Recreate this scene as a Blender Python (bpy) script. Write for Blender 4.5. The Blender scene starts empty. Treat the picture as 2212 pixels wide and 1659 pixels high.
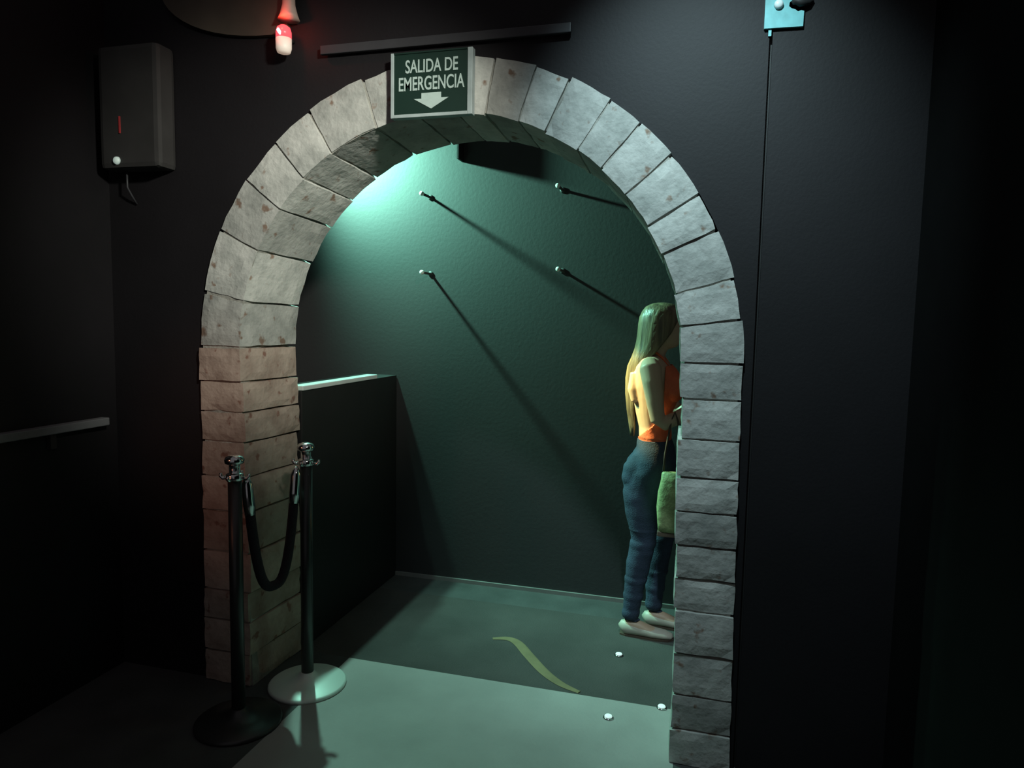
import bpy, bmesh, math, random
from mathutils import Vector, Matrix, noise
random.seed(7)
PI = math.pi
S = bpy.context.scene
C = S.collection

# ------------------------------------------------------------------ camera, world, lights
cam_d = bpy.data.cameras.new('camera')
cam = bpy.data.objects.new('camera', cam_d); C.objects.link(cam)
cam_d.sensor_fit = 'HORIZONTAL'; cam_d.sensor_width = 36.0
cam_d.lens = 36.0 * 1509.0 / 2212.0
cam_d.clip_start = 0.05
R = Matrix(((0.96401, -0.04312, 0.26230), (0.26354, 0.08212, -0.96114), (0.0199, 0.99569, 0.0905)))
q = R.to_quaternion()
cam.rotation_mode = 'QUATERNION'; cam.rotation_quaternion = q
cam.location = (0, 0, 1.55)
S.camera = cam
S.view_settings.view_transform = 'Standard'
S.view_settings.look = 'None'
S.view_settings.exposure = 0.0
S.view_settings.gamma = 1.0
S.view_settings.use_curve_mapping = False

w = bpy.data.worlds.new('world'); S.world = w
w.use_nodes = True
w.node_tree.nodes['Background'].inputs[0].default_value = (1.0, 0.95, 1.0, 1)
w.node_tree.nodes['Background'].inputs[1].default_value = 0.10

def look(o, target):
    d = Vector(target) - o.location
    o.rotation_mode = 'QUATERNION'
    o.rotation_quaternion = d.to_track_quat('-Z', 'Y')

def spot(name, loc, target, power, col, angle, blend=1.0, size=0.03):
    l = bpy.data.lights.new(name, 'SPOT')
    l.energy = power; l.color = col; l.spot_size = math.radians(angle); l.spot_blend = blend
    l.shadow_soft_size = size
    o = bpy.data.objects.new(name, l); C.objects.link(o)
    o.location = loc; look(o, target)
    return o

# teal lamp of the passage, over the bar, left of the opening
spot('teal_passage_lamp', (-2.0, 3.20, 2.54), (-1.15, 2.50, 0.60), 138, (0.42, 1.0, 0.80), 84, 0.85, 0.02)
spot('teal_wall_washer', (-2.22, 3.57, 2.66), (-1.88, 3.80, 2.42), 620, (0.35, 1.0, 0.76), 117, 1.0, 0.04)
# warm spot added to brighten the person from her back, not a passage lamp
spot('warm_fill_spot', (-1.68, 3.36, 2.62), (-0.30, 3.42, 1.20), 820, (1.0, 0.78, 0.24), 10.5, 1.0, 0.02)
# cool stage light of the front room, high, close to the arch
spot('cool_stage_spot', (-0.15, 1.45, 3.15), (0.0, 2.42, 1.95), 150, (0.66, 0.94, 1.0), 64, 1.0, 0.04)
# warm light of the front room, from the right onto the left half of the arch
spot('warm_room_light', (0.15, 0.95, 2.75), (-1.55, 2.46, 1.98), 250, (0.98, 1.0, 0.88), 42, 1.0, 0.08)
# weak red light of the front room, from the left
spot('red_room_light', (-2.25, 0.9, 1.5), (-1.88, 2.42, 1.05), 7.0, (1.0, 0.36, 0.22), 44, 1.0, 0.05)

# ------------------------------------------------------------------ helpers
def tag(o, label=None, cat=None, group=None, kind=None):
    if label: o['label'] = label
    if cat: o['category'] = cat
    if group: o['group'] = group
    if kind: o['kind'] = kind
    return o

def empty(name, loc, label, cat, group=None):
    o = bpy.data.objects.new(name, None); C.objects.link(o)
    o.location = loc; o.empty_display_size = 0.1
    return tag(o, label, cat, group)

def link(name, me, mat=None, parent=None, smooth=False):
    o = bpy.data.objects.new(name, me); C.objects.link(o)
    if mat:
        me.materials.clear(); me.materials.append(mat)
    if smooth:
        for p in me.polygons: p.use_smooth = True
    if parent:
        o.parent = parent
        o.matrix_parent_inverse = Matrix.Translation(-Vector(parent.location))
    return o

def from_bm(name, bm, mat=None, parent=None, smooth=False):
    bmesh.ops.recalc_face_normals(bm, faces=bm.faces)
    me = bpy.data.meshes.new(name); bm.to_mesh(me); bm.free()
    return link(name, me, mat, parent, smooth)

def box(bm, x0, x1, y0, y1, z0, z1, bev=0.0):
    r = bmesh.ops.create_cube(bm, size=1.0)
    for v in r['verts']:
        v.co = Vector(((x0 + x1) / 2 + v.co.x * (x1 - x0), (y0 + y1) / 2 + v.co.y * (y1 - y0), (z0 + z1) / 2 + v.co.z * (z1 - z0)))
    if bev:
        es = list({e for v in r['verts'] for e in v.link_edges})
        bmesh.ops.bevel(bm, geom=es, offset=bev, segments=2, affect='EDGES', profile=0.6)
    return bm

def bx(name, dims, mat, parent=None, bev=0.0):
    return from_bm(name, box(bmesh.new(), *dims, bev=bev), mat, parent)

def lathe(bm, prof, loc, n=32):
    """prof: list of (r, z); closes at both ends"""
    rings = []
    for r, z in prof:
        rings.append([bm.verts.new((loc[0] + r * math.cos(2 * PI * k / n), loc[1] + r * math.sin(2 * PI * k / n), loc[2] + z)) for k in range(n)])
    for a, b in zip(rings[:-1], rings[1:]):
        for k in range(n):
            bm.faces.new((a[k], a[(k + 1) % n], b[(k + 1) % n], b[k]))
    bm.faces.new(rings[0][::-1]); bm.faces.new(rings[-1])
    return bm

def tube(bm, pts, rad, n=16, up=None):
    """loft of ellipses along pts. rad: list of r or (ra, rb); ra lies along 'up x tangent'."""
    pts = [Vector(p) for p in pts]
    rings = []
    ref = Vector(up) if up else None
    prev = None
    for i, p in enumerate(pts):
        t = (pts[min(i + 1, len(pts) - 1)] - pts[max(i - 1, 0)]).normalized()
        if ref is not None:
            u = (ref - t * ref.dot(t)).normalized()
        else:
            u = prev - t * prev.dot(t) if prev is not None else t.orthogonal()
            u.normalize(); prev = u
        v = t.cross(u)
        ra, rb = rad[i] if isinstance(rad[i], tuple) else (rad[i], rad[i])
        rings.append([bm.verts.new(p + u * ra * math.cos(2 * PI * k / n) + v * rb * math.sin(2 * PI * k / n)) for k in range(n)])
    for a, b in zip(rings[:-1], rings[1:]):
        for k in range(n):
            bm.faces.new((a[k], a[(k + 1) % n], b[(k + 1) % n], b[k]))
    bm.faces.new(rings[0][::-1]); bm.faces.new(rings[-1])
    return bm

def prism(bm, poly, y0, y1):
    """polygon in xz extruded from y0 to y1"""
    a = [bm.verts.new((x, y0, z)) for x, z in poly]
    b = [bm.verts.new((x, y1, z)) for x, z in poly]
    n = len(poly)
    bm.faces.new(a); bm.faces.new(b[::-1])
    for k in range(n):
        bm.faces.new((a[k], b[k], b[(k + 1) % n], a[(k + 1) % n]))
    return bm

# ------------------------------------------------------------------ materials
def mat(name, col, rough=0.6, metal=0.0, spec=0.5, var=0.0, scale=8.0, bump=0.0, col2=None, detail=6.0, emit=None, es=0.0, bscale=None, stretch=None):
    m = bpy.data.materials.new(name); m.use_nodes = True
    nt = m.node_tree; b = nt.nodes['Principled BSDF']
    b.inputs['Base Color'].default_value = (*col, 1)
    b.inputs['Roughness'].default_value = rough
    b.inputs['Metallic'].default_value = metal
    b.inputs['Specular IOR Level'].default_value = spec
    tc = nt.nodes.new('ShaderNodeMapping'); tc.inputs['Scale'].default_value = stretch or (1, 1, 1)
    nt.links.new(nt.nodes.new('ShaderNodeTexCoord').outputs['Object'], tc.inputs['Vector'])
    if var or col2:
        n = nt.nodes.new('ShaderNodeTexNoise'); n.inputs['Scale'].default_value = scale; n.inputs['Detail'].default_value = detail
        nt.links.new(tc.outputs['Vector'], n.inputs['Vector'])
        r = nt.nodes.new('ShaderNodeValToRGB')
        c2 = col2 or tuple(c * (1 - var) for c in col)
        r.color_ramp.elements[0].position = 0.32; r.color_ramp.elements[1].position = 0.68
        r.color_ramp.elements[0].color = (*c2, 1); r.color_ramp.elements[1].color = (*col, 1)
        nt.links.new(n.outputs['Fac'], r.inputs['Fac'])
        nt.links.new(r.outputs['Color'], b.inputs['Base Color'])
    if bump:
        n2 = nt.nodes.new('ShaderNodeTexNoise'); n2.inputs['Scale'].default_value = bscale or scale * 4; n2.inputs['Detail'].default_value = 8
        nt.links.new(tc.outputs['Vector'], n2.inputs['Vector'])
        bp = nt.nodes.new('ShaderNodeBump'); bp.inputs['Strength'].default_value = bump; bp.inputs['Distance'].default_value = 0.01
        nt.links.new(n2.outputs['Fac'], bp.inputs['Height'])
        nt.links.new(bp.outputs['Normal'], b.inputs['Normal'])
    if emit:
        b.inputs['Emission Color'].default_value = (*emit, 1); b.inputs['Emission Strength'].default_value = es
    return m

def stone_mat(name, base, dark, speck):
    m = bpy.data.materials.new(name); m.use_nodes = True
    nt = m.node_tree; N = nt.nodes; L = nt.links
    b = N['Principled BSDF']; b.inputs['Roughness'].default_value = 0.9; b.inputs['Specular IOR Level'].default_value = 0.2
    tc = N.new('ShaderNodeTexCoord')
    oi = N.new('ShaderNodeObjectInfo')
    n1 = N.new('ShaderNodeTexNoise'); n1.inputs['Scale'].default_value = 9; n1.inputs['Detail'].default_value = 7; n1.inputs['Roughness'].default_value = 0.65
    L.new(tc.outputs['Object'], n1.inputs['Vector'])
    r1 = N.new('ShaderNodeValToRGB'); r1.color_ramp.elements[0].position = 0.30; r1.color_ramp.elements[1].position = 0.62
    r1.color_ramp.elements[0].color = (*dark, 1); r1.color_ramp.elements[1].color = (*base, 1)
    L.new(n1.outputs['Fac'], r1.inputs['Fac'])
    n2 = N.new('ShaderNodeTexNoise'); n2.inputs['Scale'].default_value = 17; n2.inputs['Detail'].default_value = 3
    L.new(tc.outputs['Object'], n2.inputs['Vector'])
    r2 = N.new('ShaderNodeValToRGB'); r2.color_ramp.elements[0].position = 0.63; r2.color_ramp.elements[1].position = 0.70
    L.new(n2.outputs['Fac'], r2.inputs['Fac'])
    mx = N.new('ShaderNodeMixRGB'); L.new(r2.outputs['Color'], mx.inputs['Fac']); L.new(r1.outputs['Color'], mx.inputs['Color1'])
    mx.inputs['Color2'].default_value = (*speck, 1)
    hv = N.new('ShaderNodeHueSaturation'); L.new(mx.outputs['Color'], hv.inputs['Color'])
    mr = N.new('ShaderNodeMapRange'); mr.inputs['To Min'].default_value = 0.80; mr.inputs['To Max'].default_value = 1.18
    L.new(oi.outputs['Random'], mr.inputs['Value']); L.new(mr.outputs['Result'], hv.inputs['Value'])
    L.new(hv.outputs['Color'], b.inputs['Base Color'])
    n3 = N.new('ShaderNodeTexNoise'); n3.inputs['Scale'].default_value = 45; n3.inputs['Detail'].default_value = 8
    L.new(tc.outputs['Object'], n3.inputs['Vector'])
    bp = N.new('ShaderNodeBump'); bp.inputs['Strength'].default_value = 0.5; bp.inputs['Distance'].default_value = 0.008
    L.new(n3.outputs['Fac'], bp.inputs['Height']); L.new(bp.outputs['Normal'], b.inputs['Normal'])
    return m

M = {}
M['black_wall'] = mat('black_wall_paint', (0.010, 0.0085, 0.0104), 0.65, spec=0.35, var=0.3, scale=3, bump=0.06, bscale=90)
M['black_floor'] = mat('dark_floor', (0.07, 0.07, 0.07), 0.75, var=0.35, scale=5, bump=0.2, bscale=90)
M['carpet'] = mat('passage_floor', (0.070, 0.063, 0.060), 0.9, var=0.3, scale=4, bump=0.3, bscale=120)
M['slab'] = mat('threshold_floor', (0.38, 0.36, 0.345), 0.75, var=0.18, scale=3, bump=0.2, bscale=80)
M['back_wall'] = mat('passage_wall_paint', (0.032, 0.031, 0.032), 0.75, var=0.12, scale=2.0, bump=0.08, bscale=50)
M['dark_wall'] = mat('right_wall_black', (0.004, 0.004, 0.004), 0.9, spec=0.1, var=0.3)  # darker than the other walls, so lamp spill hardly shows on the right wall
M['bar_black'] = mat('bar_black', (0.012, 0.012, 0.012), 0.6, var=0.2)
M['ledge'] = mat('ledge_laminate', (0.62, 0.66, 0.64), 0.35, var=0.1)
M['stone'] = stone_mat('pale_stone', (0.50, 0.50, 0.47), (0.30, 0.31, 0.29), (0.24, 0.17, 0.13))
M['mortar'] = mat('mortar', (0.40, 0.39, 0.35), 0.95, var=0.4, scale=20, bump=0.4)
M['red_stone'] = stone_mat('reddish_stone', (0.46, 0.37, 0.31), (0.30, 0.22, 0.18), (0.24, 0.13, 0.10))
M['chrome'] = mat('chrome', (0.62, 0.62, 0.62), 0.16, metal=1.0)
M['black_metal'] = mat('black_metal', (0.03, 0.03, 0.03), 0.35, var=0.2)
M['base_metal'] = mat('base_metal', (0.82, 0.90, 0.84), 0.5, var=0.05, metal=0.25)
M['rope'] = mat('rope_velvet', (0.018, 0.012, 0.018), 0.9, var=0.3, scale=60, bump=0.4)
M['sign'] = mat('sign_green', (0.006, 0.024, 0.017), 0.45, var=0.15)
M['sign_print'] = mat('sign_print', (0.40, 0.50, 0.47), 0.5, var=0.15, scale=30)
M['sign_frame'] = mat('sign_frame', (0.34, 0.40, 0.40), 0.45, var=0.2, scale=20)
M['rail'] = mat('rail_grey', (0.045, 0.045, 0.05), 0.5, var=0.25, scale=6)
M['ledge_grey'] = mat('ledge_grey', (0.20, 0.20, 0.21), 0.6, var=0.3, scale=5)
M['plate'] = mat('plate_turquoise', (0.20, 0.56, 0.58), 0.5, var=0.22, scale=30)
M['plate_white'] = mat('plate_boss', (0.75, 0.85, 0.85), 0.4, var=0.1)
M['black_plastic'] = mat('black_plastic', (0.02, 0.02, 0.02), 0.6, var=0.2)
M['grey_box'] = mat('box_grey', (0.04, 0.038, 0.037), 0.7, var=0.3, scale=6)
M['light_patch'] = mat('light_patch_brown', (0.085, 0.07, 0.052), 0.7, var=0.3, scale=5)
M['peg'] = mat('peg_dark', (0.05, 0.05, 0.05), 0.4, var=0.2)
M['peg_tip'] = mat('peg_tip', (0.80, 0.82, 0.76), 0.35, var=0.05)
M['floor_streak'] = mat('light_streak', (0.24, 0.19, 0.10), 0.85, var=0.3, scale=10)
M['trim'] = mat('trim_grey', (0.22, 0.21, 0.20), 0.6, var=0.2)
M['led_white'] = mat('marker_lens', (0.7, 0.8, 0.78), 0.3, emit=(0.75, 1.0, 0.95), es=0.55, var=0.05)
M['skin'] = mat('skin', (0.62, 0.42, 0.29), 0.5, var=0.08, scale=12)
M['hair'] = mat('hair', (0.26, 0.21, 0.12), 0.38, col2=(0.09, 0.07, 0.045), scale=55, bump=0.5, bscale=55, stretch=(1, 1, 0.06))
M['jeans'] = mat('jeans_denim', (0.042, 0.060, 0.105), 0.85, var=0.35, scale=14, bump=0.4, bscale=180)
M['top'] = mat('orange_cloth', (0.85, 0.17, 0.07), 0.7, var=0.12, scale=20, bump=0.2)
M['shoe'] = mat('pale_shoe', (0.60, 0.52, 0.44), 0.5, var=0.1)
M['bag'] = mat('bag_green', (0.42, 0.46, 0.22), 0.55, var=0.4, scale=30, bump=0.6, bscale=40)
M['bag_brown'] = mat('bag_brown', (0.11, 0.07, 0.05), 0.6, var=0.3)
M['eye'] = mat('eye_white', (0.6, 0.58, 0.55), 0.3, var=0.05)
M['lips'] = mat('lips', (0.42, 0.14, 0.12), 0.4, var=0.1)
M['lamp_body'] = mat('lamp_body', (0.85, 0.78, 0.72), 0.5, emit=(1.0, 0.72, 0.55), es=0.30, var=0.05)
M['lamp_lens'] = mat('lamp_lens', (0.8, 0.1, 0.1), 0.3, emit=(1.0, 0.10, 0.13), es=0.95, var=0.05)
M['lamp_core'] = mat('lamp_core', (0.9, 0.8, 0.9), 0.3, emit=(1.0, 0.85, 0.95), es=2.5, var=0.02)
M['lamp_cup'] = mat('lamp_cup', (0.60, 0.42, 0.36), 0.6, var=0.2)
M['led_small'] = mat('led_small', (0.6, 0.7, 0.65), 0.4, emit=(0.8, 1.0, 0.9), es=0.22, var=0.05)
M['red_strip'] = mat('red_strip', (0.3, 0.03, 0.03), 0.5, emit=(1.0, 0.1, 0.1), es=0.04, var=0.05)

# ------------------------------------------------------------------ setting
D0, D1 = 2.437, 2.77          # faces of the arch wall
YB = 3.80                     # passage rear wall
CX, CZ, RI, RO = -0.93, 1.42, 0.85, 1.06

def struct(o): o['kind'] = 'structure'; return o

# floor: dark room floor, lighter floor of the opening, passage floor (flush neighbours)
struct(bx('floor', (-3.4, 2.6, -1.5, YB, -0.12, -0.012), M['black_floor']))
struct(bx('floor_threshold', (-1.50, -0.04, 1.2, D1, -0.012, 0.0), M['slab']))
struct(bx('floor_left', (-2.43, -1.50, -1.5, D1, -0.012, 0.0), M['black_floor']))
struct(bx('floor_right', (-0.04, 0.63, -1.5, D1, -0.012, 0.0), M['black_floor']))
struct(bx('floor_front', (-1.50, -0.04, -1.5, 1.2, -0.012, 0.0), M['black_floor']))
struct(bx('floor_passage', (-3.4, 2.6, D1, 3.57, -0.012, 0.0), M['carpet']))
struct(bx('floor_border', (-3.4, 2.6, 3.57, YB, -0.012, 0.0), M['black_floor']))

# arch wall with its opening
bm = bmesh.new()
edge = [(CX - RO + 0.003, 0.0)]
for k in range(0, 41):
    a = PI - PI * k / 40
    edge.append((CX + (RO - 0.003) * math.cos(a), CZ + (RO - 0.003) * math.sin(a)))
edge.append((CX + RO + 0.019, 0.0))
top = [(-2.43, 0.0), (-2.43, CZ)] + [(x, 3.2) for x, z in edge[2:-2]] + [(0.161, CZ), (0.161, 0.0)]
def V3(p, y): return bm.verts.new((p[0], y, p[1]))
ef, eb = [V3(p, D0) for p in edge], [V3(p, D1) for p in edge]
tf, tb = [V3(p, D0) for p in top], [V3(p, D1) for p in top]
cf = [V3((-2.43, 3.2), D0), V3((0.161, 3.2), D0)]; cb = [V3((-2.43, 3.2), D1), V3((0.161, 3.2), D1)]
for k in range(len(edge) - 1):
    bm.faces.new((ef[k], ef[k + 1], tf[k + 1], tf[k])); bm.faces.new((eb[k], tb[k], tb[k + 1], eb[k + 1]))
    bm.faces.new((ef[k], eb[k], eb[k + 1], ef[k + 1]))
    if k == 1:
        bm.faces.new((tf[1], tf[2], cf[0])); bm.faces.new((tb[1], cb[0], tb[2]))
    if k == len(edge) - 3:
        bm.faces.new((tf[-3], tf[-2], cf[1])); bm.faces.new((tb[-3], cb[1], tb[-2]))
bm.faces.new((cf[0], cf[1], cb[1], cb[0]))
wall_f = struct(from_bm('wall_arch', bm, M['black_wall']))
wr = struct(bx('wall_arch_right', (0.171, 0.63, D0, D1, 0, 3.2), M['black_wall']))
struct(bx('wall_seam', (0.161, 0.171, D0 + 0.02, D1, 0, 3.2), M['bar_black']))
struct(bx('wall_right', (0.63, 0.75, -1.5, D1, 0, 3.2), M['dark_wall']))
struct(bx('wall_left', (-2.55, -2.43, -1.5, D1, 0, 3.2), M['black_wall']))
struct(bx('wall_back', (-3.4, 2.6, YB, YB + 0.12, 0, 3.2), M['back_wall']))
struct(bx('wall_passage_left', (-3.52, -3.4, D1, YB + 0.12, 0, 3.2), M['black_wall']))
struct(bx('wall_passage_right', (2.6, 2.72, D1, YB + 0.12, 0, 3.2), M['black_wall']))
struct(bx('baseboard_back', (-3.4, 2.6, YB - 0.012, YB, 0, 0.022), M['trim']))
# thin fin added high on the rear wall to cut the washer's light
struct(bx('shadow_fin', (-1.350, -1.340, YB - 0.09, YB, 2.43, 3.2), M['black_wall']))

# ------------------------------------------------------------------ stone arch
arch = empty('stone_arch', (CX, D0, 0), 'pale rough stone arch of separate blocks framing the dark doorway', 'arch')

def rough_block(name, P, nu, nv, nw, m, amp, seed):
    """P(u,v,w) maps the unit cube to space: u along the joint direction, v inner-outer, w front-back"""
    bm = bmesh.new()
    cache = {}
    def V(i, j, k):
        key = (i, j, k)
        if key not in cache:
            u, v, w_ = i / nu, j / nv, k / nw
            p = Vector(P(u, v, w_))
            c = Vector(P(0.5, 0.5, 0.5))
            ext = sum((1 if t in (0, n) else 0) for t, n in ((i, nu), (j, nv), (k, nw)))
            n3 = noise.noise_vector(p * 16 + Vector((seed * 3.1, seed, 0)))
            n1 = noise.noise_vector(p * 40 + Vector((seed, 0, seed)))
            p = p + n3 * amp + n1 * amp * 0.5
            if ext >= 2:                      # worn arrises
                d = Vector(P(min(max(u, 0.07), 0.93), min(max(v, 0.05), 0.95), min(max(w_, 0.03), 0.97)))
                p = p.lerp(d, 0.22 + 0.5 * abs(noise.noise(p * 18)))
            cache[key] = bm.verts.new(p)
        return cache[key]
    def grid(na, nb, f):
        for a in range(na):
            for b in range(nb):
                bm.faces.new((f(a, b), f(a + 1, b), f(a + 1, b + 1), f(a, b + 1)))
    grid(nu, nv, lambda a, b: V(a, b, 0)); grid(nu, nv, lambda a, b: V(a, b, nw))
    grid(nu, nw, lambda a, b: V(a, 0, b)); grid(nu, nw, lambda a, b: V(a, nv, b))
    grid(nv, nw, lambda a, b: V(0, a, b)); grid(nv, nw, lambda a, b: V(nu, a, b))
    return from_bm(name, bm, m, arch)

# voussoirs
NV = 19
wts = [random.uniform(0.8, 1.25) * (1.0 if i < 11 else 1.35) for i in range(NV)]
tot = sum(wts); ang = [0.0]
for t in wts: ang.append(ang[-1] + PI * t / tot)
GAP = 0.0010
def intrados(a, w_):      # the opening narrows a little towards the passage on its left side
    lf = max(0.0, -math.cos(a)) * min(1.0, (PI - a) * 2.2 + 0.0)
    return (RI + 0.012 + 0.010 * lf) * (1 - w_) + (RI - 0.024 * max(0.0, -math.cos(a)) ** 0.7) * w_
for i in range(NV):
    a0, a1 = ang[i] + GAP, ang[i + 1] - GAP
    fy = 2.418 + random.uniform(-0.006, 0.005); by = D1 + random.uniform(-0.004, 0.008)
    ri = random.uniform(-0.006, 0.005); ro = RO + random.uniform(-0.006, 0.006)
    def P(u, v, w_, a0=a0, a1=a1, fy=fy, by=by, ri=ri, ro=ro):
        a = a0 + (a1 - a0) * u; rin = ri + intrados(a, w_); r = rin + (ro - rin) * v
        return (CX + r * math.cos(a), fy + (by - fy) * w_, CZ + r * math.sin(a))
    rough_block('voussoir', P, 4, 5, 6, M['stone'], 0.0035, i)
# jambs: the right one widens towards the floor
def right_in(z, w_=0.5): return CX + RI + 0.012 * (1 - w_) * z / CZ + 0.023 * (1 - z / CZ)
def right_out(z): return CX + RO + 0.022 * (1 - z / CZ)
def left_in(z, w_=0.5): return CX - RI + (-0.012 + 0.03 * min(1.0, 1.6 * (1 - z / CZ))) * (1 - w_) + (0.024 + 0.016 * min(1.0, 1.6 * (1 - z / CZ))) * w_
def left_out(z): return CX - RO
for side in (0, 1):
    nj = 11 if side == 0 else 10
    wts = [random.uniform(0.82, 1.2) for _ in range(nj)]
    tot = sum(wts); zs = [0.0]
    for t in wts: zs.append(zs[-1] + (CZ - 0.002) * t / tot)
    for i in range(nj):
        z0, z1 = zs[i] + 0.001, zs[i + 1] - 0.001
        if i == 0: z0 = 0.0
        fy = 2.418 + random.uniform(-0.006, 0.005); by = D1 + random.uniform(-0.004, 0.008); jit = random.uniform(-0.008, 0.008)
        fi, fo = (right_in, right_out) if side == 0 else (left_in, left_out)
        def P(u, v, w_, z0=z0, z1=z1, fy=fy, by=by, fi=fi, fo=fo, jit=jit):
            z = z0 + (z1 - z0) * u
            return (fi(z, w_) + jit + (fo(z) - fi(z, w_) - jit) * v, fy + (by - fy) * w_, z)
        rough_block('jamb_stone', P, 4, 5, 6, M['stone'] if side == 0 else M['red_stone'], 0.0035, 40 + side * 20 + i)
# mortar core, a little behind every face
bm = bmesh.new()
inner, outer = [], []
for k in range(33):
    a = PI * k / 32
    inner.append((CX + (RI + 0.022) * math.cos(a), CZ + (RI + 0.022) * math.sin(a)))
    outer.append((CX + (RO - 0.014) * math.cos(a), CZ + (RO - 0.014) * math.sin(a)))
inner = [(right_in(0) + 0.012, 0)] + inner + [(left_in(0) - 0.012, 0)]
outer = [(right_out(0) - 0.014, 0)] + outer + [(left_out(0) + 0.014, 0)]
for k in range(len(inner) - 1):
    prism(bm, [inner[k], outer[k], outer[k + 1], inner[k + 1]], 2.429, D1 - 0.005)
bmesh.ops.remove_doubles(bm, verts=bm.verts, dist=0.0004)
from_bm('mortar', bm, M['mortar'], arch)

# ------------------------------------------------------------------ bar partition and ledge in the passage
bar = empty('bar_partition', (-1.85, 3.28, 0), 'black half-height partition in the passage with a pale ledge along its top', 'partition')
bx('panel', (-1.97, -1.742, D1 + 0.012, YB - 0.002, 0, 1.215), M['bar_black'], bar, 0.004)
bx('ledge', (-1.80, -1.735, D1 + 0.012, 3.53, 1.215, 1.237), M['ledge'], bar, 0.004)['label'] = 'pale green-lit ledge'

# pegs on the rear wall
pegs = [(-1.537, 2.24, 'dark wall peg with pale tip in the bright green light pool, upper left of four'),
        (-1.532, 1.808, 'dark wall peg with pale tip straight below the one in the bright light pool'),
        (-0.770, 2.258, 'dim wall peg upper right of four, nearest the arch top on the right'),
        (-0.758, 1.825, 'dim wall peg lower right of four, in the dark part of the passage wall')]
for x, z, lab in pegs:
    g = empty('wall_peg', (x, YB, z), lab, 'peg', 'pegs on the passage wall')
    bm = bmesh.new(); tube(bm, [(x, YB, z), (x, YB - 0.004, z), (x, YB - 0.006, z), (x, YB - 0.125, z)], [0.016, 0.016, 0.0075, 0.0075], 12)
    from_bm('shaft', bm, M['peg'], g, True)
    bm = bmesh.new(); tube(bm, [(x, YB - 0.124, z), (x, YB - 0.128, z), (x, YB - 0.138, z), (x, YB - 0.142, z)], [0.008, 0.0125, 0.0125, 0.006], 14)
    from_bm('tip', bm, M['peg_tip'], g, True)

# ------------------------------------------------------------------ emergency exit sign
SX0, SX1, SZ0, SZ1, SY = -1.1205, -0.812, 2.265, 2.4905, 2.384
sign = empty('exit_sign', ((SX0 + SX1) / 2, SY + 0.02, SZ0), 'dark green emergency exit sign with pale lettering and down arrow on the stone arch', 'sign')
bx('board', (SX0 + 0.012, SX1 - 0.018, SY, SY + 0.022, SZ0 + 0.012, SZ1 - 0.006), M['sign'], sign)
bx('frame_side', (SX0, SX0 + 0.012, SY - 0.004, SY + 0.026, SZ0, SZ1), M['sign_frame'], sign, 0.002)
bx('frame_side', (SX1 - 0.018, SX1, SY - 0.004, SY + 0.026, SZ0, SZ1), M['sign_frame'], sign, 0.002)
bx('frame_bottom', (SX0 + 0.012, SX1 - 0.018, SY - 0.004, SY + 0.026, SZ0, SZ0 + 0.012), M['sign_frame'], sign, 0.002)
bx('frame_top', (SX0 + 0.012, SX1 - 0.018, SY - 0.004, SY + 0.026, SZ1 - 0.006, SZ1), M['sign'], sign, 0.002)

def text_part(txt, xc, zb, width, height):
    cu = bpy.data.curves.new('lettering', 'FONT'); cu.body = txt; cu.size = 1.0; cu.extrude = 0.02; cu.offset = 0.012
    ob = bpy.data.objects.new('lettering_source', cu); C.objects.link(ob)
    dg = bpy.context.evaluated_depsgraph_get()
    me = bpy.data.meshes.new_from_object(ob.evaluated_get(dg))
    bpy.data.objects.remove(ob); bpy.data.curves.remove(cu)
    xs = [v.co.x for v in me.vertices]; ys = [v.co.y for v in me.vertices]
    sx = width / (max(xs) - min(xs)); sz = height / (max(ys) - min(ys))
    for v in me.vertices:
        x = (v.co.x - min(xs)) * sx + xc - width / 2; z = (v.co.y - min(ys)) * sz + zb
        v.co = Vector((x, SY - 0.0012 - v.co.z * 0.05, z))
    me.name = 'lettering'
    return link('lettering', me, M['sign_print'], sign)
XM = (SX0 + 0.012 + SX1 - 0.018) / 2
text_part('SALIDA DE', XM + 0.004, 2.4175, 0.198, 0.046)
text_part('EMERGENCIA', XM + 0.004, 2.357, 0.248, 0.048)
bm = bmesh.new()
ax, az = XM + 0.004, 2.292
prism(bm, [(ax, az), (ax + 0.066, az + 0.036), (ax + 0.037, az + 0.036), (ax + 0.037, az + 0.055), (ax - 0.037, az + 0.055), (ax - 0.037, az + 0.036), (ax - 0.066, az + 0.036)], SY - 0.0022, SY + 0.0005)
from_bm('arrow', bm, M['sign_print'], sign)

# ------------------------------------------------------------------ metal strip over the arch
rl = empty('wall_strip', (-0.97, D0, 2.53), 'thin grey metal strip fixed level on the black wall above the arch', 'strip')
bx('strip', (-1.42, -0.475, D0 - 0.028, D0 - 0.012, 2.521, 2.553), M['rail'], rl, 0.003)
for x in (-1.36, -0.95, -0.53):
    bx('bracket', (x - 0.015, x + 0.015, D0 - 0.012, D0, 2.525, 2.549), M['black_metal'], rl)

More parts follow.
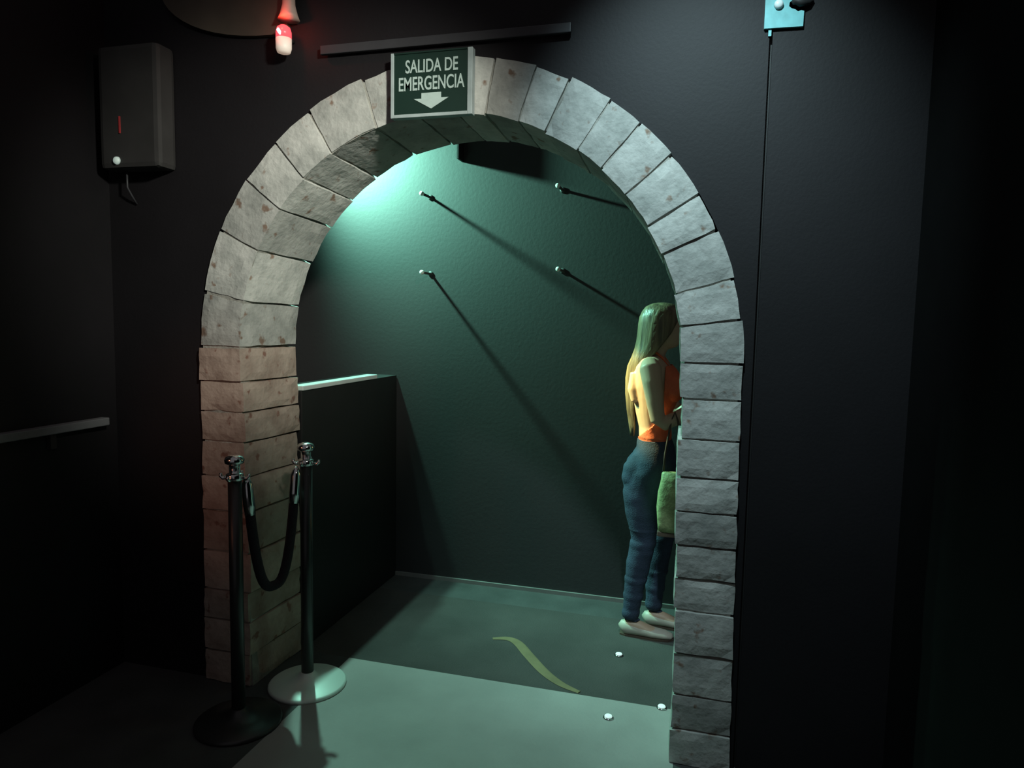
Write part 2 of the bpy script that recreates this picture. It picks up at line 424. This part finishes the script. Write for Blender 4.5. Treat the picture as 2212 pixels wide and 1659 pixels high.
# ------------------------------------------------------------------ red lamp
LX, LY = -1.551, 2.375
lamp = empty('red_lamp', (LX, D0, 2.52), 'small white pill-shaped lamp glowing red at its top on the black wall', 'lamp')
bm = bmesh.new(); lathe(bm, [(0.010, 2.521), (0.024, 2.526), (0.0285, 2.540), (0.029, 2.575)], (LX, LY, 0), 24)
from_bm('body', bm, M['lamp_body'], lamp, True)
bm = bmesh.new(); lathe(bm, [(0.0288, 2.5755), (0.0285, 2.598), (0.024, 2.614), (0.013, 2.622), (0.003, 2.624)], (LX, LY, 0), 24)
from_bm('lens', bm, M['lamp_lens'], lamp, True)['label'] = 'glowing red lens'
bm = bmesh.new(); tube(bm, [(LX - 0.006, LY - 0.0265, 2.604), (LX - 0.004, LY - 0.0295, 2.598), (LX + 0.002, LY - 0.0295, 2.588), (LX + 0.004, LY - 0.0275, 2.580)], [0.002, 0.006, 0.006, 0.002], 10)
from_bm('bulb', bm, M['lamp_core'], lamp, True)
bm = bmesh.new(); tube(bm, [(LX, LY + 0.02, 2.585), (LX, D0, 2.585)], [0.008, 0.008], 10)
from_bm('arm', bm, M['black_metal'], lamp, True)
cup = empty('lamp_holder', (LX + 0.01, D0, 2.64), 'flared cup above the small white lamp, lit red from below', 'holder')
bm = bmesh.new(); lathe(bm, [(0.040, 2.648), (0.033, 2.665), (0.024, 2.70), (0.020, 2.80), (0.020, 2.9)], (LX + 0.012, LY + 0.016, 0), 24)
from_bm('cup', bm, M['lamp_cup'], cup, True)
bm = bmesh.new(); tube(bm, [(LX + 0.012, LY + 0.02, 2.86), (LX + 0.012, D0, 2.86)], [0.008, 0.008], 10)
from_bm('arm', bm, M['black_metal'], cup, True)
l = bpy.data.lights.new('red_lamp_light', 'POINT'); l.energy = 0.30; l.color = (1.0, 0.07, 0.03); l.shadow_soft_size = 0.01
lo = bpy.data.objects.new('red_lamp_light', l); C.objects.link(lo); lo.location = (LX + 0.012, LY - 0.055, 2.636)

# dim pool of light at the top left, put in as a brown board
bm = bmesh.new()
poly = [(LX - 0.012, 3.1), (LX - 0.012, 2.612)]
for k in range(13):
    a = -PI / 2 - PI / 2 * k / 12
    poly.append((LX - 0.08 + 0.50 * math.cos(a), 2.83 + 0.218 * math.sin(a)))
poly += [(-2.131, 3.1)]
prism(bm, poly, D0 - 0.022, D0)
tag(from_bm('wall_light_patch', bm, M['light_patch']), 'dim brown patch of light left of the red lamp, shaped as a round-cornered board', 'board')  # no real board, stands in for a dim pool of light

# grey box at the left with a small light at its foot
gb = empty('hanging_box', (-2.23, D0, 2.1), 'dark grey upright wall box left of the arch with a tiny white light', 'box')
bx('case', (-2.372, -2.088, D0 - 0.10, D0, 2.125, 2.60), M['grey_box'], gb, 0.02)
bm = bmesh.new(); tube(bm, [(-2.287, D0 - 0.10, 2.155), (-2.287, D0 - 0.108, 2.155), (-2.287, D0 - 0.113, 2.155)], [0.016, 0.014, 0.006], 14)
from_bm('light', bm, M['led_small'], gb, True)
bx('indicator', (-2.272, -2.266, D0 - 0.104, D0 - 0.10, 2.26, 2.325), M['red_strip'], gb)
bm = bmesh.new(); tube(bm, [(-2.29, D0 - 0.05, 2.126), (-2.29, D0 - 0.05, 2.06), (-2.288, D0 - 0.03, 2.03), (-2.288, D0 - 0.004, 2.0)], [0.004] * 4, 8)
from_bm('cable', bm, M['rail'], gb, True)

# ledge along the left wall
lg = empty('wall_ledge', (-2.40, 1.5, 1.08), 'grey ledge running along the black left wall of the room', 'ledge')
bx('shelf', (-2.43, -2.39, 0.6, 2.36, 1.080, 1.112), M['ledge_grey'], lg, 0.004)
for y in (0.9, 1.5, 2.1):
    bx('bracket', (-2.43, -2.41, y, y + 0.025, 1.02, 1.08), M['black_metal'], lg)

# turquoise plate at the top right
pl = empty('wall_plate', (0.20, D0, 2.48), 'turquoise plate with a white boss and dark ragged bite at the top right wall', 'plate')
bm = bmesh.new()
poly = [(0.143, 2.484), (0.258, 2.4815), (0.259, 2.527), (0.250, 2.530), (0.241, 2.527), (0.233, 2.534), (0.222, 2.538), (0.214, 2.545), (0.215, 2.556), (0.226, 2.566), (0.240, 2.572), (0.259, 2.580), (0.259, 2.66), (0.143, 2.66)]
prism(bm, poly, D0 - 0.012, D0)
bmesh.ops.triangulate(bm, faces=[f for f in bm.faces if len(f.verts) > 4])
from_bm('plate', bm, M['plate'], pl)
bm = bmesh.new(); tube(bm, [(0.183, D0 - 0.012, 2.552), (0.183, D0 - 0.020, 2.552), (0.183, D0 - 0.024, 2.552)], [0.0145, 0.0135, 0.008], 20)
from_bm('boss', bm, M['plate_white'], pl, True)
bx('tab', (0.157, 0.166, D0 - 0.006, D0, 2.462, 2.484), M['plate'], pl)
bm = bmesh.new(); tube(bm, [(0.222, D0 - 0.016, 2.551), (0.232, D0 - 0.018, 2.556), (0.246, D0 - 0.018, 2.55), (0.27, D0 - 0.012, 2.552), (0.285, D0 - 0.004, 2.556)], [0.006, 0.011, 0.013, 0.010, 0.004], 12)
from_bm('clip', bm, M['black_plastic'], pl, True)

# ------------------------------------------------------------------ stanchions and rope
def stanchion(x, y, lab, bmat, base_z=0.0):
    g = empty('stanchion', (x, y, base_z), lab, 'stanchion', 'rope posts at the left of the arch')
    bm = bmesh.new(); lathe(bm, [(0.160, 0.0), (0.160, 0.010), (0.152, 0.016), (0.09, 0.026), (0.045, 0.040), (0.030, 0.055), (0.026, 0.06)], (x, y, 0), 40)
    from_bm('base', bm, M[bmat], g, True)
    bm = bmesh.new(); lathe(bm, [(0.025, 0.06), (0.025, 0.94)], (x, y, 0), 24)
    from_bm('pole', bm, M['black_metal'], g, True)
    bm = bmesh.new(); lathe(bm, [(0.026, 0.94), (0.032, 0.944), (0.032, 0.964), (0.026, 0.968), (0.020, 0.97), (0.020, 1.0)], (x, y, 0), 24)
    from_bm('collar', bm, M['chrome'], g, True)
    bm = bmesh.new(); lathe(bm, [(0.022, 1.0), (0.034, 1.006), (0.036, 1.018), (0.030, 1.030), (0.012, 1.037)], (x, y, 0), 24)
    from_bm('cap', bm, M['chrome'], g, True)
    for k in range(4):
        a = PI / 4 * 0 + PI / 2 * k + 0.2
        dx, dy = math.cos(a), math.sin(a)
        bm = bmesh.new()
        tube(bm, [(x + dx * 0.030, y + dy * 0.030, 0.950), (x + dx * 0.046, y + dy * 0.046, 0.948), (x + dx * 0.054, y + dy * 0.054, 0.956), (x + dx * 0.054, y + dy * 0.054, 0.966)], [0.007, 0.007, 0.007, 0.005], 10)
        from_bm('hook', bm, M['chrome'], g, True)
    return g
PA = (-1.652, 2.186); PB = (-1.553, 2.507)
stanchion(*PA, 'left rope post standing in front of the left jamb of the arch', 'black_metal')  # black base colour stands in for the shade around this post's foot
stanchion(*PB, 'right rope post inside the arch opening with its round base lit green', 'base_metal')
rope = empty('barrier_rope', ((PA[0] + PB[0]) / 2, (PA[1] + PB[1]) / 2, 0.45), 'dark velvet rope sagging between the two posts left of the arch', 'rope')
pts = []
va, vb = Vector((PA[0], PA[1], 0.945)), Vector((PB[0], PB[1], 0.945))
dr = (vb - va).normalized()
va += dr * 0.05; vb -= dr * 0.05
for k in range(25):
    t = k / 24
    p = va.lerp(vb, t); u = abs(2 * t - 1)
    p.z = 0.945 - 0.46 * (1 - u ** 3.0)
    pts.append(p)
bm = bmesh.new(); tube(bm, pts[1:-1], [0.019] * 23, 14)
from_bm('rope', bm, M['rope'], rope, True)
for a, b in ((pts[0], pts[1]), (pts[-1], pts[-2])):
    bm = bmesh.new(); tube(bm, [a, a.lerp(b, 0.3), b, b + (b - a) * 0.4], [0.008, 0.021, 0.022, 0.021], 14)
    from_bm('rope_end', bm, M['chrome'], rope, True)

# ------------------------------------------------------------------ floor details
for x, y, lab in ((-0.319, 3.167, 'small white floor marker light farthest back, near the standing person'),
                  (-0.298, 2.634, 'small white floor marker light nearest the camera, in the middle of the opening'),
                  (-0.100, 2.769, 'small white floor marker light beside the foot of the right jamb')):
    g = empty('floor_marker', (x, y, 0), lab, 'floor light', 'small floor lights')
    bm = bmesh.new(); lathe(bm, [(0.021, 0.0), (0.021, 0.003), (0.017, 0.006)], (x, y, 0), 20)
    from_bm('ring', bm, M['chrome'], g, True)
    bm = bmesh.new(); lathe(bm, [(0.016, 0.006), (0.014, 0.010), (0.006, 0.012)], (x, y, 0), 20)
    from_bm('lens', bm, M['led_white'], g, True)
# curved streak of reflected light on the floor, put in as a thin strip
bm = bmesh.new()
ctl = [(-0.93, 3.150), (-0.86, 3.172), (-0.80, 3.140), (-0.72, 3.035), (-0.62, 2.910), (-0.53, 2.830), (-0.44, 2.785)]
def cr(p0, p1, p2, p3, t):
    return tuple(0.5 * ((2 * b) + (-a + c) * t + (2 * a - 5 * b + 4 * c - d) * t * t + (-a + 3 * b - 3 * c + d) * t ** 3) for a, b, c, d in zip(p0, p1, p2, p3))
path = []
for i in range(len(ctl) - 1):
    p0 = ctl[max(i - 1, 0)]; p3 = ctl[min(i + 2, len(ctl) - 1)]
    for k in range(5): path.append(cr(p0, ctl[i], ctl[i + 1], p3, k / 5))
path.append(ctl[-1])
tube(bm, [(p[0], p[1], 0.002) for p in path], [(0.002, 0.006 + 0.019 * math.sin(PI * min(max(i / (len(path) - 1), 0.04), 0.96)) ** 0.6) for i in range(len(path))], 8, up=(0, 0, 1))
tag(from_bm('floor_light_streak', bm, M['floor_streak']), 'dull yellow curved streak of light, shaped as a flat strip on the dark passage floor', 'strip')

# ------------------------------------------------------------------ person in profile, facing right
PY = 3.48
def joined(parts, voxel, smooth_it, name):
    me = bpy.data.meshes.new(name)
    parts.to_mesh(me); parts.free()
    ob = bpy.data.objects.new('source', me); C.objects.link(ob)
    md = ob.modifiers.new('r', 'REMESH'); md.mode = 'VOXEL'; md.voxel_size = voxel
    sm = ob.modifiers.new('s', 'SMOOTH'); sm.iterations = smooth_it; sm.factor = 0.5
    dg = bpy.context.evaluated_depsgraph_get()
    out = bpy.data.meshes.new_from_object(ob.evaluated_get(dg))
    bpy.data.objects.remove(ob); bpy.data.meshes.remove(me)
    out.name = name
    return out

def fixn(bm):
    bmesh.ops.recalc_face_normals(bm, faces=bm.faces); return bm

SH = 0.022
TORSO = [  # z, back x, front x, half width
    (0.70, -0.318 + SH, -0.168 + SH, 0.125), (0.76, -0.348 + SH, -0.145 + SH, 0.155), (0.82, -0.360 + SH, -0.130 + SH, 0.168), (0.88, -0.340 + SH, -0.125 + SH, 0.162),
    (0.94, -0.302 + SH / 2, -0.132 + SH / 2, 0.142), (0.99, -0.288, -0.138, 0.126), (1.05, -0.292, -0.142, 0.120), (1.12, -0.312, -0.138, 0.128),
    (1.19, -0.332, -0.112, 0.140), (1.245, -0.342, -0.088, 0.148), (1.30, -0.338, -0.118, 0.150), (1.345, -0.318, -0.150, 0.158),
    (1.375, -0.292, -0.170, 0.140), (1.395, -0.270, -0.190, 0.080)]
def torso(bm):
    tube(bm, [((a + b) / 2, PY, z) for z, a, b, h in TORSO], [((b - a) / 2, h) for z, a, b, h in TORSO], 28, up=(1, 0, 0))
    # shoulder blades, buttocks and bust
    for s in (-1, 1):
        tube(bm, [(-0.318 + SH, PY + s * 0.075, 0.75), (-0.312 + SH, PY + s * 0.078, 0.79), (-0.305 + SH, PY + s * 0.08, 0.84), (-0.285 + SH, PY + s * 0.075, 0.90)], [0.045, 0.066, 0.064, 0.04], 16)
        tube(bm, [(-0.14, PY + s * 0.062, 1.195), (-0.132, PY + s * 0.066, 1.225), (-0.135, PY + s * 0.064, 1.26), (-0.16, PY + s * 0.06, 1.30)], [0.035, 0.054, 0.050, 0.03], 16)
        tube(bm, [(-0.30, PY + s * 0.08, 1.17), (-0.312, PY + s * 0.075, 1.23), (-0.306, PY + s * 0.07, 1.31)], [0.025, 0.034, 0.03], 14)
def legs(bm):
    for s, px in ((-1, (-0.255, -0.280, -0.275, -0.262, -0.285, -0.300, -0.316)), (1, (-0.232, -0.220, -0.200, -0.178, -0.196, -0.206, -0.212))):
        px = tuple(v + SH for v in px)
        y = PY + s * 0.085
        ys = (y, y, y - s * 0.004, y - s * 0.01, y - s * 0.012, y - s * 0.012, y - s * 0.012)
        zs = (0.82, 0.72, 0.62, 0.495, 0.37, 0.25, 0.09)
        rs = ((0.09, 0.082), (0.088, 0.08), (0.074, 0.07), (0.054, 0.052), (0.053, 0.05), (0.043, 0.04), (0.033, 0.03))
        tube(bm, list(zip(px, ys, zs)), list(rs), 18, up=(1, 0, 0))
        ax, ay = px[-1], ys[-1]
        tube(bm, [(ax - 0.035, ay, 0.045), (ax - 0.01, ay, 0.048), (ax + 0.05, ay, 0.042), (ax + 0.11, ay, 0.03), (ax + 0.165, ay, 0.024), (ax + 0.19, ay, 0.022)],
             [(0.022, 0.022), (0.036, 0.03), (0.034, 0.034), (0.022, 0.038), (0.016, 0.036), (0.009, 0.022)], 14, up=(0, 0, 1))
def arm(bm, s):
    if s < 0:
        P = [(-0.238, PY - 0.140, 1.352), (-0.232, PY - 0.176, 1.335), (-0.222, PY - 0.190, 1.28), (-0.206, PY - 0.194, 1.19), (-0.190, PY - 0.190, 1.105),
             (-0.160, PY - 0.182, 1.085), (-0.10, PY - 0.165, 1.115), (-0.045, PY - 0.150, 1.155), (-0.012, PY - 0.145, 1.178)]
    else:
        P = [(-0.228, PY + 0.140, 1.352), (-0.212, PY + 0.176, 1.335), (-0.190, PY + 0.192, 1.28), (-0.160, PY + 0.20, 1.19), (-0.130, PY + 0.20, 1.11),
             (-0.10, PY + 0.19, 1.10), (-0.03, PY + 0.16, 1.14), (0.03, PY + 0.13, 1.18), (0.06, PY + 0.115, 1.20)]
    tube(bm, P, [0.045, 0.052, 0.047, 0.041, 0.036, 0.035, 0.033, 0.027, 0.022], 16)
    w0 = Vector(P[-1]); d = (w0 - Vector(P[-2])).normalized()
    side = Vector((0, 0, 1)).cross(d).normalized(); upv = d.cross(side)
    tube(bm, [w0 - d * 0.01, w0 + d * 0.025, w0 + d * 0.06, w0 + d * 0.082], [(0.014, 0.022), (0.014, 0.031), (0.013, 0.036), (0.010, 0.034)], 14, up=tuple(upv))
    for k, ln in enumerate((0.062, 0.072, 0.067, 0.052)):
        o = w0 + d * 0.074 + side * (-0.027 + 0.018 * k)
        a = o + d * ln * 0.45 - upv * 0.004; b = a + d * ln * 0.28 - upv * ln * 0.28; c = b + d * ln * 0.02 - upv * ln * 0.28
        tube(bm, [o, a, b, c], [0.0092, 0.0088, 0.0080, 0.0062], 10)
    sd = side * (-0.03 if s < 0 else 0.03)
    o = w0 + d * 0.018 + sd * 0.7
    tube(bm, [o, o + d * 0.03 + sd * 0.6 - upv * 0.004, o + d * 0.055 + sd * 0.7 - upv * 0.012], [0.013, 0.0105, 0.008], 10)
HX = -0.012
def head(bm):
    H = [(1.432, -0.128, 0.020, 0.020), (1.444, -0.132, 0.040, 0.034), (1.465, -0.142, 0.062, 0.050), (1.490, -0.155, 0.079, 0.060), (1.515, -0.166, 0.089, 0.068),
         (1.545, -0.174, 0.094, 0.073), (1.575, -0.178, 0.093, 0.074), (1.602, -0.180, 0.083, 0.068), (1.622, -0.182, 0.064, 0.054), (1.636, -0.184, 0.034, 0.03)]
    tube(bm, [(x + HX, PY, z) for z, x, a, b in H], [(a, b) for z, x, a, b in H], 24, up=(1, 0, 0))
    tube(bm, [(-0.232, PY, 1.35), (-0.226, PY, 1.40), (-0.208, PY, 1.44), (-0.192, PY, 1.49)], [(0.066, 0.075), (0.048, 0.05), (0.046, 0.046), (0.046, 0.046)], 18, up=(1, 0, 0))
    fx = HX - 0.080
    tube(bm, [(fx - 0.004, PY, 1.545), (fx + 0.004, PY, 1.525), (fx + 0.016, PY, 1.505), (fx + 0.008, PY, 1.496)], [0.006, 0.008, 0.011, 0.008], 10)
    tube(bm, [(fx - 0.004, PY - 0.014, 1.470), (fx + 0.004, PY, 1.471), (fx - 0.004, PY + 0.014, 1.470)], [0.005, 0.008, 0.005], 8)
    for s in (-1, 1):
        tube(bm, [(HX - 0.185, PY + s * 0.068, 1.50), (HX - 0.192, PY + s * 0.078, 1.52), (HX - 0.190, PY + s * 0.078, 1.545), (HX - 0.180, PY + s * 0.070, 1.552)], [0.008, 0.011, 0.012, 0.007], 10)
bm = bmesh.new()
torso(bm); legs(bm); arm(bm, -1); arm(bm, 1); head(bm)
body_me = joined(fixn(bm), 0.005, 6, 'body')
woman = empty('person', (-0.26, PY, 0), 'woman in orange backless top and blue jeans standing sideways behind the right jamb', 'person')
link('body', body_me, M['skin'], woman, True)

bm = bmesh.new(); torso(bm); legs(bm)
core_me = joined(fixn(bm), 0.007, 8, 'core')
def garment(name, pred, off, m, cuts, thick=0.004):
    bm = bmesh.new(); bm.from_mesh(core_me); bm.normal_update()
    for co, no in cuts:
        bmesh.ops.bisect_plane(bm, geom=list(bm.verts) + list(bm.edges) + list(bm.faces), dist=1e-5, plane_co=co, plane_no=no)
    dead = [f for f in bm.faces if not pred(f.calc_center_median())]
    bmesh.ops.delete(bm, geom=dead, context='FACES')
    bmesh.ops.smooth_vert(bm, verts=[v for v in bm.verts if v.is_boundary], factor=0.5, use_axis_x=True, use_axis_y=True, use_axis_z=True)
    bm.normal_update()
    ns = {v: v.normal.copy() for v in bm.verts}
    for v, n in ns.items(): v.co += n * off(v.co)
    bmesh.ops.solidify(bm, geom=list(bm.faces), thickness=thick)
    return from_bm(name, bm, m, woman, True)
def fold(co): return 0.007 + 0.003 * noise.noise(Vector((co.x * 14, co.y * 14, co.z * 26))) + (0.004 * max(0, math.sin(co.z * 70)) if co.z < 0.3 or 0.42 < co.z < 0.55 else 0)
garment('jeans', lambda c: 0.075 < c.z < 0.985, fold, M['jeans'], [((0, 0, 0.075), (0, 0, 1)), ((0, 0, 0.985), (0, 0, 1))])
def in_top(c):
    if not 0.965 < c.z < 1.345: return False
    return c.x > min(-0.292 + (c.z - 0.985) * 0.95, -0.170)
garment('top', in_top, lambda co: (0.004 if co.z < 0.995 else 0.008) + 0.002 * noise.noise(co * 30), M['top'], [((0, 0, 0.965), (0, 0, 1)), ((0, 0, 1.345), (0, 0, 1)), ((-0.170, 0, 0), (1, 0, 0)), ((-0.292, 0, 0.985), (1, 0, -0.95))], 0.003)
bpy.data.meshes.remove(core_me)
# waistband, knee creases
# strap of the top around the neck
bm = bmesh.new()
tube(bm, [(-0.150, PY - 0.06, 1.335), (-0.185, PY - 0.066, 1.385), (-0.225, PY - 0.058, 1.415), (-0.268, PY, 1.420), (-0.225, PY + 0.058, 1.415), (-0.185, PY + 0.066, 1.385), (-0.150, PY + 0.06, 1.335)], [0.006] * 7, 8)
from_bm('neck_strap', bm, M['top'], woman, True)
# shoes
for s, ax in ((-1, -0.316 + SH), (1, -0.212 + SH)):
    ay = PY + s * 0.073
    bm = bmesh.new()
    tube(bm, [(ax - 0.044, ay, 0.030), (ax - 0.036, ay, 0.036), (ax - 0.01, ay, 0.038), (ax + 0.05, ay, 0.034), (ax + 0.11, ay, 0.026), (ax + 0.17, ay, 0.022), (ax + 0.203, ay, 0.017), (ax + 0.21, ay, 0.015)],
         [(0.022, 0.018), (0.034, 0.028), (0.038, 0.034), (0.032, 0.037), (0.025, 0.042), (0.020, 0.039), (0.014, 0.026), (0.007, 0.012)], 18, up=(0, 0, 1))
    for v in bm.verts: v.co.z = max(v.co.z, 0.006)
    sh = from_bm('shoe', bm, M['shoe'], woman, True)
    bm = bmesh.new()
    a = [(ax - 0.048, 0.016), (ax - 0.02, 0.03), (ax + 0.06, 0.035), (ax + 0.13, 0.043), (ax + 0.19, 0.033), (ax + 0.213, 0.012)]
    lo_, hi_ = [], []
    outl = [(x, ay - h) for x, h in a] + [(x, ay + h) for x, h in reversed(a)]
    v0 = [bm.verts.new((x, y, 0)) for x, y in outl]; v1 = [bm.verts.new((x, y, 0.009)) for x, y in outl]
    bm.faces.new(v0[::-1]); bm.faces.new(v1)
    for k in range(len(outl)): bm.faces.new((v0[k], v0[(k + 1) % len(outl)], v1[(k + 1) % len(outl)], v1[k]))
    from_bm('sole', bm, M['bag_brown'], woman)
# eyes and lips
for s in (-1, 1):
    bm = bmesh.new(); bmesh.ops.create_uvsphere(bm, u_segments=12, v_segments=8, radius=0.011)
    bmesh.ops.translate(bm, verts=bm.verts, vec=(HX - 0.093, PY + s * 0.031, 1.532))
    from_bm('eye', bm, M['eye'], woman, True)
bm = bmesh.new(); tube(bm, [(HX - 0.083, PY - 0.020, 1.4735), (HX - 0.072, PY, 1.475), (HX - 0.083, PY + 0.020, 1.4735)], [0.003, 0.0055, 0.003], 8)
from_bm('lips', bm, M['lips'], woman, True)
# hair: cap and long fall down the back
bm = bmesh.new()
HR = [  # z, centre x, radius x, half width y, opening half angle at the face (deg)
    (1.650, -0.192, 0.018, 0.016, 0), (1.645, -0.192, 0.050, 0.044, 0), (1.630, -0.191, 0.080, 0.068, 0), (1.608, -0.190, 0.096, 0.082, 6), (1.580, -0.190, 0.106, 0.088, 36),
    (1.545, -0.192, 0.110, 0.090, 50), (1.505, -0.198, 0.108, 0.090, 58), (1.465, -0.208, 0.102, 0.089, 66), (1.425, -0.222, 0.094, 0.090, 74), (1.385, -0.240, 0.090, 0.092, 86),
    (1.340, -0.262, 0.086, 0.088, 98), (1.28, -0.272, 0.084, 0.080, 108), (1.20, -0.270, 0.084, 0.072, 116), (1.12, -0.262, 0.082, 0.062, 124), (1.04, -0.250, 0.080, 0.048, 134), (0.99, -0.246, 0.076, 0.03, 146)]
NA = 36
rings = []
for z, cx, rx, ry, op in HR:
    ring = []
    for k in range(NA + 1):
        a = math.radians(op) + (2 * PI - 2 * math.radians(op)) * k / NA
        g = 1 + 0.035 * math.sin(a * 23 + z * 9) * (1 if z < 1.63 else 0.2) + 0.03 * noise.noise(Vector((a * 4, z * 3, 1)))
        ring.append(bm.verts.new((cx + HX * 0.6 + rx * g * math.cos(a), PY + ry * g * math.sin(a), z)))
    rings.append(ring)
for r0, r1 in zip(rings[:-1], rings[1:]):
    for k in range(NA): bm.faces.new((r0[k], r0[k + 1], r1[k + 1], r1[k]))
bm.faces.new(rings[0])
bmesh.ops.recalc_face_normals(bm, faces=bm.faces)
bmesh.ops.solidify(bm, geom=list(bm.faces), thickness=0.009)
from_bm('hair', bm, M['hair'], woman, True)

# handbag on the forearm
BX, BY = -0.112, PY - 0.222
bag = empty('handbag', (BX, BY, 0.6), 'small crinkled pale green bag hanging from the woman\'s forearm', 'bag')
bm = bmesh.new()
prof = [(0.585, 0.040, 0.022), (0.592, 0.056, 0.036), (0.63, 0.062, 0.044), (0.70, 0.063, 0.046), (0.77, 0.060, 0.042), (0.83, 0.052, 0.032), (0.858, 0.047, 0.022), (0.866, 0.042, 0.014)]
rr = []
for z, a, b in prof:
    ring = []
    for k in range(36):
        t = 2 * PI * k / 36
        cx_ = abs(math.cos(t)) ** 0.6 * (1 if math.cos(t) >= 0 else -1); sy_ = abs(math.sin(t)) ** 0.75 * (1 if math.sin(t) >= 0 else -1)
        g = 1 + 0.07 * noise.noise(Vector((t * 3, z * 45, 3)))
        ring.append(bm.verts.new((BX + a * cx_ * g, BY + b * sy_ * g, z + 0.004 * noise.noise(Vector((t * 2, z * 20, 0))))))
    rr.append(ring)
for a, b in zip(rr[:-1], rr[1:]):
    for k in range(36): bm.faces.new((a[k], a[(k + 1) % 36], b[(k + 1) % 36], b[k]))
bm.faces.new(rr[0][::-1]); bm.faces.new(rr[-1])
from_bm('pouch', bm, M['bag'], bag, True)
bm = bmesh.new()
tube(bm, [(BX - 0.042, BY, 0.85), (BX - 0.036, BY + 0.005, 0.95), (BX - 0.016, BY + 0.02, 1.10), (BX + 0.0, BY + 0.025, 1.144), (BX + 0.016, BY + 0.02, 1.10), (BX + 0.036, BY + 0.005, 0.95), (BX + 0.042, BY, 0.85)], [0.005] * 7, 8)
from_bm('strap', bm, M['bag_brown'], bag, True)
bx('bottom_panel', (BX - 0.058, BX + 0.058, BY - 0.03, BY + 0.03, 0.566, 0.592), M['bag_brown'], bag, 0.006)
